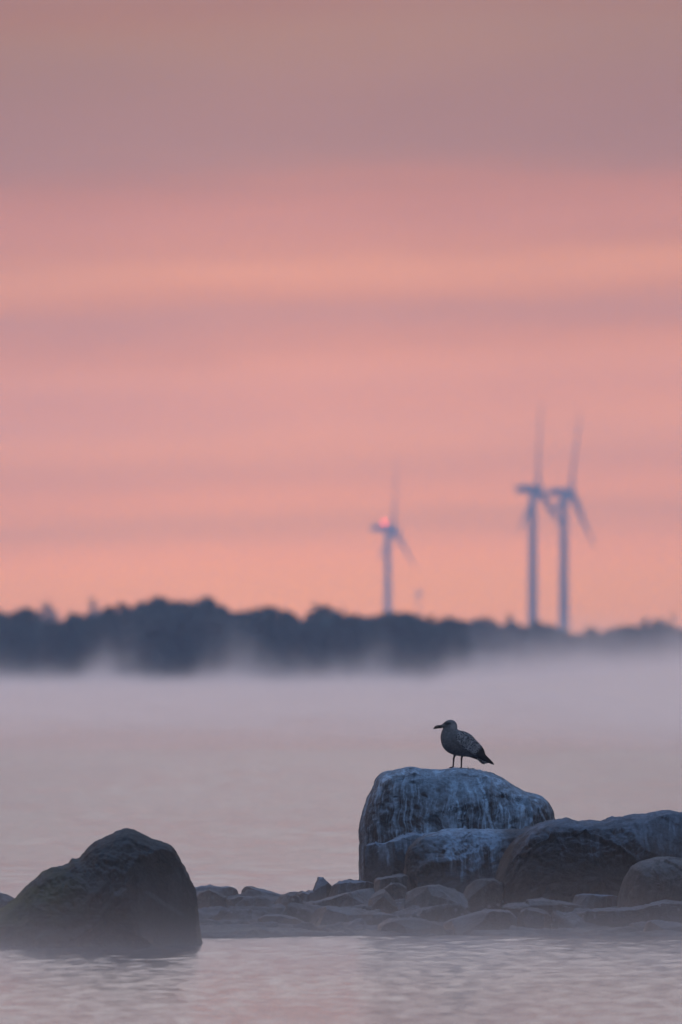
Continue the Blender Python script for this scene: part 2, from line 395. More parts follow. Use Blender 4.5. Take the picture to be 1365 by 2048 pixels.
# ------------------------------------------------------------------ rocks
ROCKS = {}
def rock(name, label, cat, out_px, Y, D, mat, n=2.5, lean=.35, amp=.03, amp2=.012, facets=0, N=220, M=84, relief=(), seed=1, fr=(.70, .9), center=None, strata=0, crk=.03, group=None, fscale=1.6):
    pts = [P(a, c, Y) for a, c in out_px]
    if center: center = P(*center, Y)
    v, qs, ts = inflate(pts, D, N, M, n, center)
    zmin, zmax = v[:, 2].min(), v[:, 2].max()
    cx = (v[:, 0].min() + v[:, 0].max()) / 2; ext = max(zmax - zmin, .2)
    me = mesh_np(name, v, qs, ts); nr = normals(me)
    sd_ = np.array([seed * 5.3, seed * 2.9, seed * 7.7])
    w = v + np.array([0, 0, 0])
    disp = amp * fbm(w * fscale + sd_, 4, .5) + amp2 * fbm(w * 6.5 + sd_, 4, .6, True)
    disp = disp - crk * (1 - sstep(np.abs(perlin(w * np.array([1.0, 1.0, .75]) * (1.1 if ext > .6 else 3.0) + sd_ * 1.7)), .0, .05)) * sstep(perlin(w * .9 + sd_), -.25, .1)
    if strata: disp = disp + strata * (np.abs(((w[:, 2] + .12 * perlin(w * 1.3 + sd_)) / .11) % 1 - .5) * 2 - .5)
    sil = 1 - .6 * (np.abs(nr[:, 1]) < .35)
    v = v + nr * (disp * sil)[:, None]
    rr = np.random.RandomState(seed * 13 + 1); c = np.array([cx, 0, (zmin + zmax) / 2])
    half = np.array([(v[:, 0].max() - v[:, 0].min()) / 2, D, (zmax - zmin) / 2])
    for _ in range(facets):                     # chisel flat faces
        dn_ = rr.normal(size=3); dn_[1] = -abs(dn_[1]) * 1.3 if rr.rand() < .75 else dn_[1]; dn_[2] = abs(dn_[2]) * .6
        dn_ /= np.linalg.norm(dn_)
        sup = np.linalg.norm(half * dn_) * rr.uniform(*fr)
        over = (v - c) @ dn_ - sup
        v = v - dn_[None] * (np.clip(over, 0, None) * .98)[:, None]
    for poly, depth, soft in relief:            # lobes that stand forward of the main face
        px = v[:, 0] / Y * FPX + 682.5; py = HOR - (v[:, 2] - EYE) / Y * FPX
        f = sstep(poly_sd(px + 5 * perlin(v * 4), py + 5 * perlin(v * 4 + 5), poly), -soft * .3, soft) * sstep(-nr[:, 1], .05, .5)
        v[:, 1] -= depth * f
    v[:, 1] += lean * (v[:, 2] - (zmin * .6 + zmax * .4))
    v[:, 0] -= cx; v[:, 2] -= zmin
    me = mesh_np(name, v, qs, ts)
    o = link(name, me, mat, None, (cx, Y, zmin)); tag(o, label, cat, group)
    ROCKS.setdefault(name, []).append(o)
    return o

def loc_line(o_c, Y, a):                         # pixel line -> object space line of a rock with origin o_c
    (x0, z0), (x1, z1) = P(a[0], a[1], Y), P(a[2], a[3], Y)
    return (x0 - o_c[0], z0 - o_c[1], x1 - o_c[0], z1 - o_c[1])

BY = 104.4
bo = [(716, 1810), (719, 1760), (717, 1720), (719, 1690), (721, 1650), (727, 1620), (737, 1595), (750, 1570), (757, 1556), (768, 1546), (785, 1542), (810, 1536), (825, 1534),
      (838, 1538), (870, 1540), (905, 1538), (935, 1540), (960, 1542), (985, 1548), (1005, 1557), (1030, 1573), (1050, 1585), (1068, 1589), (1085, 1595), (1098, 1607), (1106, 1623), (1109, 1645), (1110, 1700), (1112, 1810)]
bx = [P(a, c, BY)[0] for a, c in bo]; boc = ((min(bx) + max(bx)) / 2, P(0, 1810, BY)[1])
def bl(a, w, s_): return (*loc_line(boc, BY, a), w, s_)
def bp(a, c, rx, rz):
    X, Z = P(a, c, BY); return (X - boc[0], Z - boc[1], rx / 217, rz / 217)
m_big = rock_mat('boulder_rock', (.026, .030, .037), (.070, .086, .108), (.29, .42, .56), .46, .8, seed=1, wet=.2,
                 lines=[bl((953, 1551, 969, 1590), .022, 1), bl((969, 1586, 974, 1628), .03, .95), bl((974, 1622, 985, 1664), .022, .7), bl((981, 1548, 998, 1586), .012, .9),
                        bl((898, 1606, 897, 1622), .010, .9), bl((1070, 1600, 1092, 1646), .016, .5)],
                 pit_shade=[bp(825, 1563, 9, 5), bp(1004, 1590, 6, 5), bp(861, 1635, 20, 12), bp(762, 1607, 11, 4), bp(748, 1624, 5, 4), bp(790, 1592, 10, 3)])
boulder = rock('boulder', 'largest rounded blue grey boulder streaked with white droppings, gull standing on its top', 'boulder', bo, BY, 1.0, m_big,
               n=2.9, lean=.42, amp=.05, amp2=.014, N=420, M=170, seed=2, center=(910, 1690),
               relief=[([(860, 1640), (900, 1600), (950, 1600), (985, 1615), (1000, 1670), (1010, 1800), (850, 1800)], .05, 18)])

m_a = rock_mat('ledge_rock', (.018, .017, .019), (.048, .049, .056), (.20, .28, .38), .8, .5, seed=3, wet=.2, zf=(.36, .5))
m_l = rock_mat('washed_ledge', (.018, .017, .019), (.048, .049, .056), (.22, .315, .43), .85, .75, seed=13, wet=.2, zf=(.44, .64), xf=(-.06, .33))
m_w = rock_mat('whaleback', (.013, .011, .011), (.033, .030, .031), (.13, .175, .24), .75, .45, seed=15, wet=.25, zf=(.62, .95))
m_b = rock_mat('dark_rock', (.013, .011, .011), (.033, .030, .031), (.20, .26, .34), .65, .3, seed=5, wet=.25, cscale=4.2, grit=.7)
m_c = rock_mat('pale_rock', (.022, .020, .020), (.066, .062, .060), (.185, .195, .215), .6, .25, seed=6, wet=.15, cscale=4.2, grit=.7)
LY = 94.2; LOC = (P(165, 0, LY)[0], P(0, 1925, LY)[1])
def ll(a, w, s_): return (*loc_line(LOC, LY, a), w, s_)
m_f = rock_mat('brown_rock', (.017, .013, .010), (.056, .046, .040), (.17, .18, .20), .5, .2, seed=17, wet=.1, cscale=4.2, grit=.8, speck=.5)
m_d = rock_mat('left_rock', (.012, .010, .009), (.033, .029, .027), (.10, .12, .14), .5, .14, moss=1, seed=8, wet=.3, lines=[ll((214, 1757, 158, 1812), .05, .55), ll((252, 1760, 214, 1768), .06, .4), ll((285, 1774, 372, 1833), .045, .35), ll((180, 1805, 60, 1880), .07, .25)])  # pale lines paint light onto the rims of the front lobes
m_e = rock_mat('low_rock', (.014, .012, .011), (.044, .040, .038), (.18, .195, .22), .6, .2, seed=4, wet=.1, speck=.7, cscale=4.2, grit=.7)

rock('rock_block', 'square-edged dark rock block against the lower left face of the largest boulder', 'rock',
     [(728, 1790), (729, 1740), (729, 1702), (733, 1690), (750, 1687), (770, 1686), (790, 1677), (808, 1670), (830, 1667), (862, 1668), (885, 1680), (890, 1790)], 103.1, .5, m_a, n=3.4, lean=.15, amp=.04, amp2=.022, crk=.04, seed=4, facets=2, fr=(.85, .95), N=260, M=110,
     relief=[([(728, 1690), (800, 1674), (885, 1660), (890, 1700), (800, 1705), (728, 1712)], .05, 8)])
rock('rock_ledge', 'broad rock ledge with a pale washed top, directly in front of the largest boulder', 'rock',
     [(800, 1830), (806, 1770), (811, 1720), (818, 1695), (835, 1681), (855, 1671), (880, 1665), (920, 1662), (965, 1661), (1010, 1660), (1045, 1657), (1072, 1654), (1090, 1668), (1085, 1720), (1060, 1830)], 102.3, .55, m_l, n=3.2, lean=.55, amp=.06, amp2=.025, crk=.045, seed=5, N=320, M=130,
     relief=[([(830, 1690), (870, 1668), (980, 1664), (985, 1700), (900, 1722), (840, 1730)], .06, 12)])
rock('whaleback_rock', 'long humped dark rock reaching out of the right edge of the picture', 'rock',
     [(990, 1845), (991, 1790), (995, 1748), (1003, 1722), (1015, 1700), (1032, 1683), (1055, 1666), (1080, 1652), (1105, 1645), (1135, 1640), (1160, 1642), (1185, 1640), (1205, 1640), (1225, 1635), (1255, 1632), (1290, 1630), (1320, 1624), (1345, 1623), (1370, 1627), (1420, 1640), (1470, 1665), (1505, 1720), (1520, 1845)],
     101.0, .9, m_w, n=2.8, lean=.3, amp=.09, amp2=.03, crk=.05, facets=5, fr=(.78, .93), seed=7, N=420, M=160, center=(1200, 1750),
     relief=[([(1000, 1845), (1005, 1730), (1030, 1690), (1075, 1668), (1110, 1668), (1150, 1690), (1185, 1720), (1175, 1760), (1130, 1800), (1120, 1845)], .13, 70),
             ([(1240, 1700), (1200, 1660), (1300, 1640), (1500, 1650), (1500, 1700)], .06, 45)])
rock('round_rock', 'smooth rounded grey rock low at the right edge, in front of the long humped rock', 'rock',
     [(1234, 1830), (1238, 1790), (1248, 1757), (1262, 1733), (1280, 1722), (1310, 1714), (1340, 1712), (1365, 1716), (1400, 1728), (1432, 1755), (1445, 1830)], 99.3, .5, m_c, n=2.5, lean=.25, amp=.025, seed=8, N=240, M=100)

LY = 94.2
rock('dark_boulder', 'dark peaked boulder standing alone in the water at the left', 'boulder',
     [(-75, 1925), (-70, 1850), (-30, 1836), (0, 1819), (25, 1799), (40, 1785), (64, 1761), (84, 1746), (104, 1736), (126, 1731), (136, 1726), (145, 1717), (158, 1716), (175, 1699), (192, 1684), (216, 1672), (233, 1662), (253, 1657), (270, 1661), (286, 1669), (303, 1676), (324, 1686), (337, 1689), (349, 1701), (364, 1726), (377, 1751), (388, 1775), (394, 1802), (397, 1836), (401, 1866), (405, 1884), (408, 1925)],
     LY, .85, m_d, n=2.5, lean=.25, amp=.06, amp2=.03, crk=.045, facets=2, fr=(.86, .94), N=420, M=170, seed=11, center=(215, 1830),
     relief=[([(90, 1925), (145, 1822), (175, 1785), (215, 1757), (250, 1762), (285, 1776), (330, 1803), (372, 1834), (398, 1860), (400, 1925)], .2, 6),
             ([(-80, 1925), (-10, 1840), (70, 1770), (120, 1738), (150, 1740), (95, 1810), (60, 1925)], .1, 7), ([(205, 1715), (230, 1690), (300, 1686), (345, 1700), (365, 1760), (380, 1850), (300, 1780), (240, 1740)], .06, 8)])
rock('small_boulder', 'small low rock at the far left edge, behind the dark peaked boulder', 'rock',
     [(-50, 1850), (-45, 1800), (-20, 1789), (0, 1786), (15, 1788), (27, 1794), (36, 1806), (40, 1850)], 99.5, .3, m_e, seed=12, amp=.02, N=120, M=50)

def R(*a, **k):
    k['n'] = k.get('n', 2.5) + 1.3; k['fr'] = (.74, .92); k['facets'] = k.get('facets', 0) + 6; k['amp2'] = k.get('amp2', .012) * 1.5; k['amp'] = k.get('amp', .03) * 1.5
    k['lean'] = min(k.get('lean', .35), .6) * .7; k['N'] = int(k.get('N', 160) * 1.3); k['M'] = int(k.get('M', 64) * 1.4)
    return rock(*a, **k)
R('rock_ledge', 'small flat step of rock with a pale top, below the square-edged block', 'rock',
  [(742, 1785), (746, 1768), (755, 1758), (772, 1754), (792, 1751), (814, 1750), (826, 1760), (828, 1785)], 101.9, .35, m_c, n=3.2, seed=13, facets=2, amp=.015, amp2=.008, N=140, M=60)
R('rock_slab', 'pale topped tabular slab lying below the middle of the broad ledge', 'rock',
  [(808, 1840), (811, 1800), (814, 1786), (832, 1776), (858, 1770), (878, 1769), (900, 1778), (926, 1787), (936, 1796), (940, 1815), (938, 1840)], 99.9, .45, m_c, n=3.2, lean=.9, seed=14, amp=.02, amp2=.01, facets=2, strata=.006, N=200, M=80,
  relief=[([(808, 1840), (812, 1805), (860, 1806), (936, 1800), (940, 1840)], -.10, 6)])
R('rock', 'blunt grey rock between the tabular slab and the long humped rock', 'rock',
  [(918, 1840), (921, 1790), (930, 1774), (945, 1763), (963, 1758), (990, 1757), (1006, 1768), (1008, 1840)], 100.6, .4, m_f, n=3, seed=15, amp=.025, facets=3, N=160, M=64)
R('pointed_rock', 'sharp pointed rock with two small knobs on its left, left of the largest boulder', 'rock',
  [(594, 1820), (597, 1787), (606, 1782), (611, 1788), (619, 1781), (626, 1781), (632, 1766), (638, 1755), (644, 1756), (653, 1763), (661, 1768), (668, 1778), (674, 1820)], 102.6, .3, m_b, n=2.2, seed=16, amp=.02, facets=1, N=180, M=64, center=(638, 1798))
R('rock', 'flat-topped dark rock touching the lower left corner of the largest boulder', 'rock',
  [(652, 1825), (657, 1788), (664, 1772), (676, 1764), (690, 1760), (712, 1762), (735, 1763), (750, 1768), (754, 1825)], 102.4, .45, m_b, n=2.8, seed=17, amp=.025, facets=3, N=180, M=70)
R('tilted_slab', 'thin tilted slab rising to the right, under the flat-topped dark rock', 'rock',
  [(596, 1835), (600, 1811), (640, 1801), (690, 1787), (730, 1779), (748, 1777), (752, 1790), (745, 1835)], 100.8, .4, m_e, n=3, lean=.8, seed=18, amp=.012, amp2=.008, facets=1, N=180, M=64, center=(700, 1812))
R('wedge_rock', 'wedge-shaped rock left of the tabular slab', 'rock',
  [(730, 1845), (738, 1803), (748, 1786), (758, 1776), (768, 1778), (780, 1792), (796, 1812), (812, 1845)], 99.9, .35, m_f, n=2.4, seed=19, amp=.02, facets=4, N=160, M=64)
R('rock', 'squat rock tucked in the gap above the wedge-shaped rock', 'rock',
  [(764, 1810), (768, 1776), (780, 1768), (800, 1768), (815, 1776), (820, 1810)], 101.0, .25, m_e, n=2.8, seed=20, amp=.015, facets=2, N=110, M=44)
R('rock_slab', 'low dark slab with a pale rim, left end near the pointed rock and dipping right', 'rock',
  [(612, 1860), (618, 1822), (650, 1813), (700, 1816), (745, 1823), (790, 1830), (812, 1840), (815, 1860)], 98.9, .5, m_e, n=3, lean=.7, seed=21, amp=.015, facets=2, N=200, M=70)
R('rock_ledge', 'flat stepped ledge at the foot of the long humped rock', 'rock',
  [(1000, 1845), (1003, 1812), (1020, 1807), (1052, 1806), (1054, 1800), (1085, 1799), (1108, 1803), (1140, 1807), (1170, 1811), (1181, 1818), (1184, 1845)], 98.8, .4, m_e, n=3.8, lean=.3, seed=22, amp=.01, amp2=.008, N=220, M=70)
R('rock_block', 'narrow block with a straight pale top edge, left of the smooth rounded rock', 'rock',
  [(1142, 1825), (1147, 1800), (1151, 1791), (1166, 1788), (1195, 1789), (1222, 1790), (1238, 1793), (1245, 1805), (1246, 1825)], 99.6, .3, m_b, n=3.6, lean=.2, seed=23, amp=.01, facets=1, N=150, M=54)
R('long_ledge', 'longest low ledge dotted with pale specks, running along the water below the smooth rounded rock', 'rock',
  [(1098, 1870), (1102, 1838), (1120, 1828), (1160, 1822), (1210, 1818), (1265, 1815), (1300, 1808), (1330, 1802), (1365, 1805), (1420, 1812), (1460, 1830), (1470, 1870)], 98.3, .55, m_e, n=3, lean=1.1, seed=24, amp=.02, amp2=.012, N=280, M=84,
  relief=[([(1098, 1870), (1104, 1842), (1200, 1838), (1300, 1832), (1470, 1826), (1470, 1870)], -.09, 6)])
R('angular_rock', 'angular dark rock at the waterline in the lower right corner of the islet', 'rock',
  [(1278, 1885), (1284, 1866), (1291, 1848), (1300, 1840), (1320, 1840), (1350, 1848), (1390, 1856), (1400, 1885)], 97.3, .3, m_b, n=2.8, lean=.2, seed=25, amp=.01, facets=3, N=140, M=54)
R('rock', 'rounded brown rock between the stepped ledge and the longest low ledge', 'rock',
  [(1026, 1870), (1032, 1836), (1040, 1822), (1055, 1815), (1075, 1818), (1098, 1826), (1106, 1840), (1108, 1870)], 98.0, .3, m_f, n=2.6, seed=26, amp=.02, facets=2, N=140, M=54)
R('rock_slab', 'low slab with a pale crest at the waterline, below the tabular slab', 'rock',
  [(880, 1880), (888, 1848), (910, 1838), (950, 1826), (985, 1820), (1020, 1822), (1034, 1834), (1038, 1880)], 97.9, .4, m_e, n=2.8, lean=.8, seed=27, amp=.018, facets=2, N=180, M=64)
R('rock', 'dark flattened rock at the waterline below the wedge-shaped rock', 'rock',
  [(752, 1885), (758, 1850), (780, 1838), (820, 1836), (860, 1842), (888, 1850), (900, 1885)], 97.5, .4, m_f, n=2.8, lean=.5, seed=28, amp=.015, facets=2, N=160, M=60)
R('rock', 'small dark hump on the low shelf, left of the tilted slab', 'rock',
  [(545, 1835), (549, 1804), (560, 1793), (575, 1787), (592, 1790), (604, 1802), (612, 1835)], 101.5, .28, m_f, n=2.4, seed=29, amp=.015, facets=2, N=120, M=50)
R('rock_ledge', 'left of the two low dark ledges on the skyline of the shelf', 'rock',
  [(376, 1815), (380, 1778), (400, 1772), (420, 1771), (440, 1774), (462, 1773), (475, 1778), (481, 1787), (484, 1815)], 104.0, .35, m_b, n=3, seed=30, amp=.012, facets=2, N=160, M=56)
R('rock_ledge', 'right of the two low dark ledges on the skyline of the shelf, sloping right', 'rock',
  [(478, 1815), (482, 1782), (489, 1774), (498, 1773), (516, 1777), (540, 1783), (560, 1789), (572, 1796), (578, 1815)], 104.0, .35, m_b, n=3, seed=31, amp=.012, facets=2, N=160, M=56)
R('rock', 'pale domed rock on the low shelf just right of the dark peaked boulder', 'rock',
  [(384, 1830), (390, 1795), (403, 1783), (420, 1778), (440, 1786), (458, 1798), (472, 1812), (478, 1830)], 102.0, .3, m_f, n=2.3, seed=32, amp=.015, facets=2, N=130, M=50)
R('rock_slab', 'long thin slab lying on the low shelf beneath the two dark ledges', 'rock',
  [(446, 1830), (452, 1799), (480, 1793), (520, 1793), (556, 1798), (566, 1808), (568, 1830)], 102.6, .3, m_e, n=3.2, lean=.5, seed=33, amp=.01, N=150, M=50)
R('rock', 'low grey mound at the middle of the bare shelf, nearest the water', 'rock',
  [(505, 1868), (512, 1842), (530, 1831), (556, 1829), (590, 1836), (616, 1848), (622, 1868)], 98.9, .35, m_e, n=2.6, lean=.6, seed=34, amp=.015, N=140, M=50)

# ------------------------------------------------------------------ gull
U = 1 / (7.583 * FPX / BY)                      # gull drawing units -> metres
def B(u, v): return ((u - 590) * U, (905 - v) * U)

def bird_mat(name, kind):
    m, q = new_mat(name)
    tc = q.n('ShaderNodeTexCoord').outputs['Object']; x, y, z = q.sep(tc)
    n1 = q.noise(tc, 45, 4, .6); n2 = q.noise(q.comb(q.m('ADD', x, z), y, q.m('MULTIPLY', q.m('SUBTRACT', z, x), 3)), 60, 3, .6)
    if kind == 'body':
        col = q.mix(q.rng(n1, .35, .65), (.085, .086, .09), (.135, .14, .15))
        ex, ez = B(420, 225)
        e = q.m('ADD', q.m('POWER', q.m('DIVIDE', q.m('SUBTRACT', x, ex), .036), 2), q.m('POWER', q.m('DIVIDE', q.m('SUBTRACT', z, ez), .014), 2))
        col = q.mix(q.rng(e, .3, 1.4, .85, 0), col, (.02, .02, .022))
        hx, hz = B(520, 270)
        e2 = q.m('ADD', q.m('POWER', q.m('DIVIDE', q.m('SUBTRACT', x, hx), .035), 2), q.m('POWER', q.m('DIVIDE', q.m('SUBTRACT', z, hz), .03), 2))
        col = q.mix(q.rng(e2, .2, 1.2, .5, 0), col, (.30, .31, .33))
        legz = B(0, 735)[1]
        col = q.mix(q.rng(z, legz + .008, legz - .004), col, (.075, .055, .053))
        h = n1; rough = .85
    elif kind == 'wing':
        vo = q.n('ShaderNodeTexVoronoi'); q.put(vo.inputs['Vector'], q.comb(x, q.m('MULTIPLY', y, .3), z)); vo.inputs['Scale'].default_value = 72
        vo.inputs['Randomness'].default_value = .8
        ed = q.rng(vo.outputs['Distance'], .28, .55)
        col = q.mix(q.m('MULTIPLY', ed, q.rng(n1, .35, .6, .3, 1)), (.032, .032, .034), (.25, .265, .29))
        # grey coverts panel, then black primaries toward the tip
        px0, pz0 = B(880, 640); ax = q.m('ADD', q.m('MULTIPLY', q.m('SUBTRACT', x, px0), .79), q.m('MULTIPLY', q.m('SUBTRACT', z, pz0), -.61))
        col = q.mix(q.rng(ax, -.002, .022), col, (.022, .02, .02))
        pan = q.rng(q.m('ABSOLUTE', q.m('ADD', ax, .022)), .008, .02, .5, 0)
        col = q.mix(pan, col, (.22, .22, .23))
        h = vo.outputs['Distance']; rough = .7
    elif kind == 'tail':
        bar = q.rng(q.noise(q.comb(q.m('MULTIPLY', q.m('ADD', x, z), 60), 0, q.m('MULTIPLY', q.m('SUBTRACT', z, x), 25)), 1, 3, .6), .45, .58)
        col = q.mix(bar, (.05, .048, .047), (.34, .34, .34)); h = n2; rough = .8
    elif kind == 'bill':
        tx, tz = B(252, 272)
        e = q.m('ADD', q.m('POWER', q.m('DIVIDE', q.m('SUBTRACT', x, B(268, 0)[0]), .007), 2), q.m('POWER', q.m('DIVIDE', q.m('SUBTRACT', z, tz), .007), 2))
        col = q.mix(q.rng(e, .3, 1.5, .7, 0), (.018, .016, .017), (.22, .17, .16)); h = n1; rough = .45
    finish(m, q, col, rough, h, .002, .3)
    return m

def loft(secs, K=28, caps=True):
    """rings of ellipses; each section is (top (u,v), bottom (u,v), half width)"""
    vs = []
    for (t, bt, w) in secs:
        (tx, tz), (qx, qz) = B(*t), B(*bt)
        for k in range(K):
            a = 2 * math.pi * k / K
            f = (math.cos(a) + 1) / 2
            vs.append((qx + (tx - qx) * f, math.sin(a) * w * U, qz + (tz - qz) * f))
    n_s = len(secs); qs = []
    for s_ in range(n_s - 1):
        for k in range(K):
            k2 = (k + 1) % K
            qs.append((s_ * K + k, s_ * K + k2, (s_ + 1) * K + k2, (s_ + 1) * K + k))
    ts = []
    c0 = len(vs); vs.append(tuple(np.mean(vs[:K], 0))); c1 = len(vs); vs.append(tuple(np.mean(vs[(n_s - 1) * K:n_s * K], 0)))
    for k in range(K):
        k2 = (k + 1) % K
        ts.append((c0, k2, k)); ts.append((c1, (n_s - 1) * K + k, (n_s - 1) * K + k2))
    return np.array(vs), qs, ts

def catmull(secs, sub=4):
    a = np.array([[*t, *b_, w] for t, b_, w in secs], float); o = []
    for k in range(len(a) - 1):
        p0, p1, p2, p3 = a[max(k - 1, 0)], a[k], a[k + 1], a[min(k + 2, len(a) - 1)]
        for s_ in range(sub):
            t = s_ / sub
            o.append(.5 * (2 * p1 + (p2 - p0) * t + (2 * p0 - 5 * p1 + 4 * p2 - p3) * t * t + (3 * p1 - p0 - 3 * p2 + p3) * t ** 3))
    o.append(a[-1])
    return [((r[0], r[1]), (r[2], r[3]), max(r[4], 2)) for r in o]

def add_np(bm, vqt):
    v, qs, ts = vqt
    bv = [bm.verts.new(tuple(p)) for p in v]
    for f in list(qs) + list(ts):
        try: bm.faces.new([bv[k] for k in f])
        except ValueError: pass

def tube_pts(pts, K=12):
    """pts: (u, v, y_units, r_units)"""
    vs = []; pr = [np.array([*B(p[0], p[1]), p[2] * U]) for p in pts]
    pr = [np.array([a[0], a[2], a[1]]) for a in pr]
    for k, p in enumerate(pr):
        tdir = pr[min(k + 1, len(pr) - 1)] - pr[max(k - 1, 0)]; tdir /= np.linalg.norm(tdir)
        s1 = np.cross(tdir, (0, 1, 0.01)); s1 /= np.linalg.norm(s1); s2 = np.cross(tdir, s1)
        for a in range(K):
            an = 2 * math.pi * a / K
            vs.append(p + (s1 * math.cos(an) + s2 * math.sin(an)) * pts[k][3] * U)
    qs = [(s_ * K + k, s_ * K + (k + 1) % K, (s_ + 1) * K + (k + 1) % K, (s_ + 1) * K + k) for s_ in range(len(pr) - 1) for k in range(K)]
    vs.append(pr[0]); vs.append(pr[-1]); L = len(vs)
    ts = [(L - 2, (k + 1) % K, k) for k in range(K)] + [(L - 1, (len(pr) - 1) * K + k, (len(pr) - 1) * K + (k + 1) % K) for k in range(K)]
    return np.array(vs), qs, ts

bm = bmesh.new()
torso = catmull([((945, 735), (905, 790), 22), ((915, 655), (850, 768), 52), ((868, 560), (745, 735), 98), ((805, 440), (645, 728), 138), ((725, 372), (525, 706), 158), ((655, 340), (425, 660), 162),
                 ((605, 326), (352, 580), 150), ((580, 312), (320, 460), 126), ((577, 292), (328, 375), 104), ((576, 262), (352, 312), 92), ((566, 228), (356, 300), 88), ((535, 188), (350, 292), 84),
                 ((480, 169), (346, 290), 76), ((425, 178), (340, 292), 62), ((375, 208), (336, 294), 42), ((338, 246), (332, 296), 24)])
add_np(bm, loft(torso))
for (kn, an, ft, yo) in (((560, 640), (522, 755), (514, 884), 55), ((665, 670), (640, 752), (636, 897), -55)):
    add_np(bm, tube_pts([(kn[0], kn[1], yo, 46), ((kn[0] * .45 + an[0] * .55), 705, yo, 25), (an[0] + 6, 738, yo, 15), (an[0], an[1], yo, 17), ((an[0] + ft[0]) / 2, 820, yo, 12.5), (ft[0], ft[1] - 8, yo, 13), (ft[0], ft[1] + 8, yo, 11)]))
    for dyy in (-34, 0, 34):                    # three toes with web between
        add_np(bm, tube_pts([(ft[0] + 4, ft[1] + 2, yo, 11), (ft[0] - 30, ft[1] + 8, yo + dyy * .6, 9), (ft[0] - 66, ft[1] + 17, yo + dyy, 6)], 8))
    fx = [B(ft[0] + 2, ft[1] + 10), B(ft[0] - 56, ft[1] + 18)]
    w_ = [bm.verts.new((fx[0][0], yo * U, fx[0][1] + h_)) for h_ in (.003, -.003)]
    a_ = [bm.verts.new((fx[1][0], (yo - 28) * U, fx[1][1] + h_)) for h_ in (.003, -.003)]
    c_ = [bm.verts.new((fx[1][0], (yo + 28) * U, fx[1][1] + h_)) for h_ in (.003, -.003)]
    for f in ((w_[0], a_[0], c_[0]), (w_[1], c_[1], a_[1]), (w_[0], w_[1], a_[1], a_[0]), (a_[0], a_[1], c_[1], c_[0]), (c_[0], c_[1], w_[1], w_[0])): bm.faces.new(f)
bmesh.ops.recalc_face_normals(bm, faces=bm.faces)
raw = bpy.data.meshes.new('gull_raw'); bm.to_mesh(raw); bm.free()
tmp = bpy.data.objects.new('gull_raw', raw); COL.objects.link(tmp)
md = tmp.modifiers.new('remesh', 'REMESH'); md.mode = 'VOXEL'; md.voxel_size = .0028
ms = tmp.modifiers.new('smooth', 'SMOOTH'); ms.iterations = 3; ms.factor = .5
dg = bpy.context.evaluated_depsgraph_get(); dg.update()
body_me = bpy.data.meshes.new_from_object(tmp.evaluated_get(dg)); body_me.name = 'gull_body'
bpy.data.objects.remove(tmp)
body_me.materials.clear()
body_me.polygons.foreach_set('use_smooth', np.ones(len(body_me.polygons), bool))

gx = P(840 + 590 / 7.583, 0, BY)[0]
bvh = BVHTree.FromPolygons([boulder.matrix_basis @ v.co for v in boulder.data.vertices], [tuple(p.vertices) for p in boulder.data.polygons])
def top_at(x, y):
    h = bvh.ray_cast(Vector((x, y, 10)), Vector((0, 0, -1))); return h[0].z if h[0] else -1
best = max(((top_at(gx + k * .045, yy) for k in (0,)).__next__(), yy) for yy in np.arange(BY - .6, BY + 1.2, .04))
GYv = best[1]
gz = min(top_at(gx + (514 - 590) * U, GYv + 55 * U), top_at(gx + (636 - 590) * U, GYv - 55 * U))
gull = link('gull', body_me, bird_mat('gull_plumage', 'body'), None, (gx, GYv, gz + .004))
tag(gull, 'mottled grey brown young gull standing in profile facing left on the largest boulder', 'gull')

wing_o = [(552, 430), (575, 375), (610, 340), (650, 338), (690, 345), (740, 368), (800, 408), (850, 465), (900, 516), (950, 568), (984, 628), (1000, 682), (1008, 706), (1062, 762), (1125, 818), (1180, 872), (1122, 856), (1040, 822), (940, 770), (850, 708), (770, 672), (690, 615), (610, 540), (565, 480)]
mwg = bird_mat('gull_wing', 'wing')
for sgn in (-1, 1):
    v, qs, ts = inflate([B(*p) for p in wing_o], 16 * U, 150, 22, 2.2, B(790, 560), 1)
    uu = v[:, 0] / U + 590; vv = 905 - v[:, 2] / U
    ta = np.clip(((uu - 560) * .79 + (vv - 400) * .61) / 720, 0, 1)              # along the wing
    ac = np.clip(((vv - 400) * .79 - (uu - 560) * .61 + 190) / 300, 0, 1)         # across, 0 at the back
    off = (70 + 92 * np.sin(np.clip(ac, 0, 1) * 1.5)) * np.cos(ta * 1.45) ** .8 + 6
    v[:, 1] = v[:, 1] + sgn * off * U
    link('wing', mesh_np('gull_wing', v, qs, ts), mwg, gull)
v, qs, ts = inflate([B(*p) for p in [(850, 690), (905, 690), (960, 735), (1010, 790), (1046, 828), (1025, 838), (1008, 832), (985, 850), (962, 842), (945, 838), (915, 812), (885, 780), (845, 760)]], 48 * U, 120, 24, 2, B(940, 775), 0)
link('tail', mesh_np('gull_tail', v, qs, ts), bird_mat('gull_tail', 'tail'), gull)
bs_ = catmull([((345, 238), (340, 302), 26), ((318, 248), (318, 300), 22), ((285, 250), (282, 301), 19), ((258, 256), (264, 306), 17), ((234, 270), (240, 309), 13), ((220, 287), (223, 310), 8), ((210, 304), (211, 311), 2)], 3)
v, qs, ts = loft(bs_, 18)
link('bill', mesh_np('gull_bill', v, qs, ts), bird_mat('gull_bill', 'bill'), gull)
me_, qe = new_mat('gull_eye'); finish(me_, qe, (.01, .01, .01), .1)
for sgn in (-1, 1):
    bm = bmesh.new(); bmesh.ops.create_uvsphere(bm, u_segments=14, v_segments=10, radius=10 * U)
    me = bpy.data.meshes.new('eye'); bm.to_mesh(me); bm.free()
    ex, ez = B(425, 222); link('eye', me, me_, gull, (ex, sgn * 60 * U, ez))

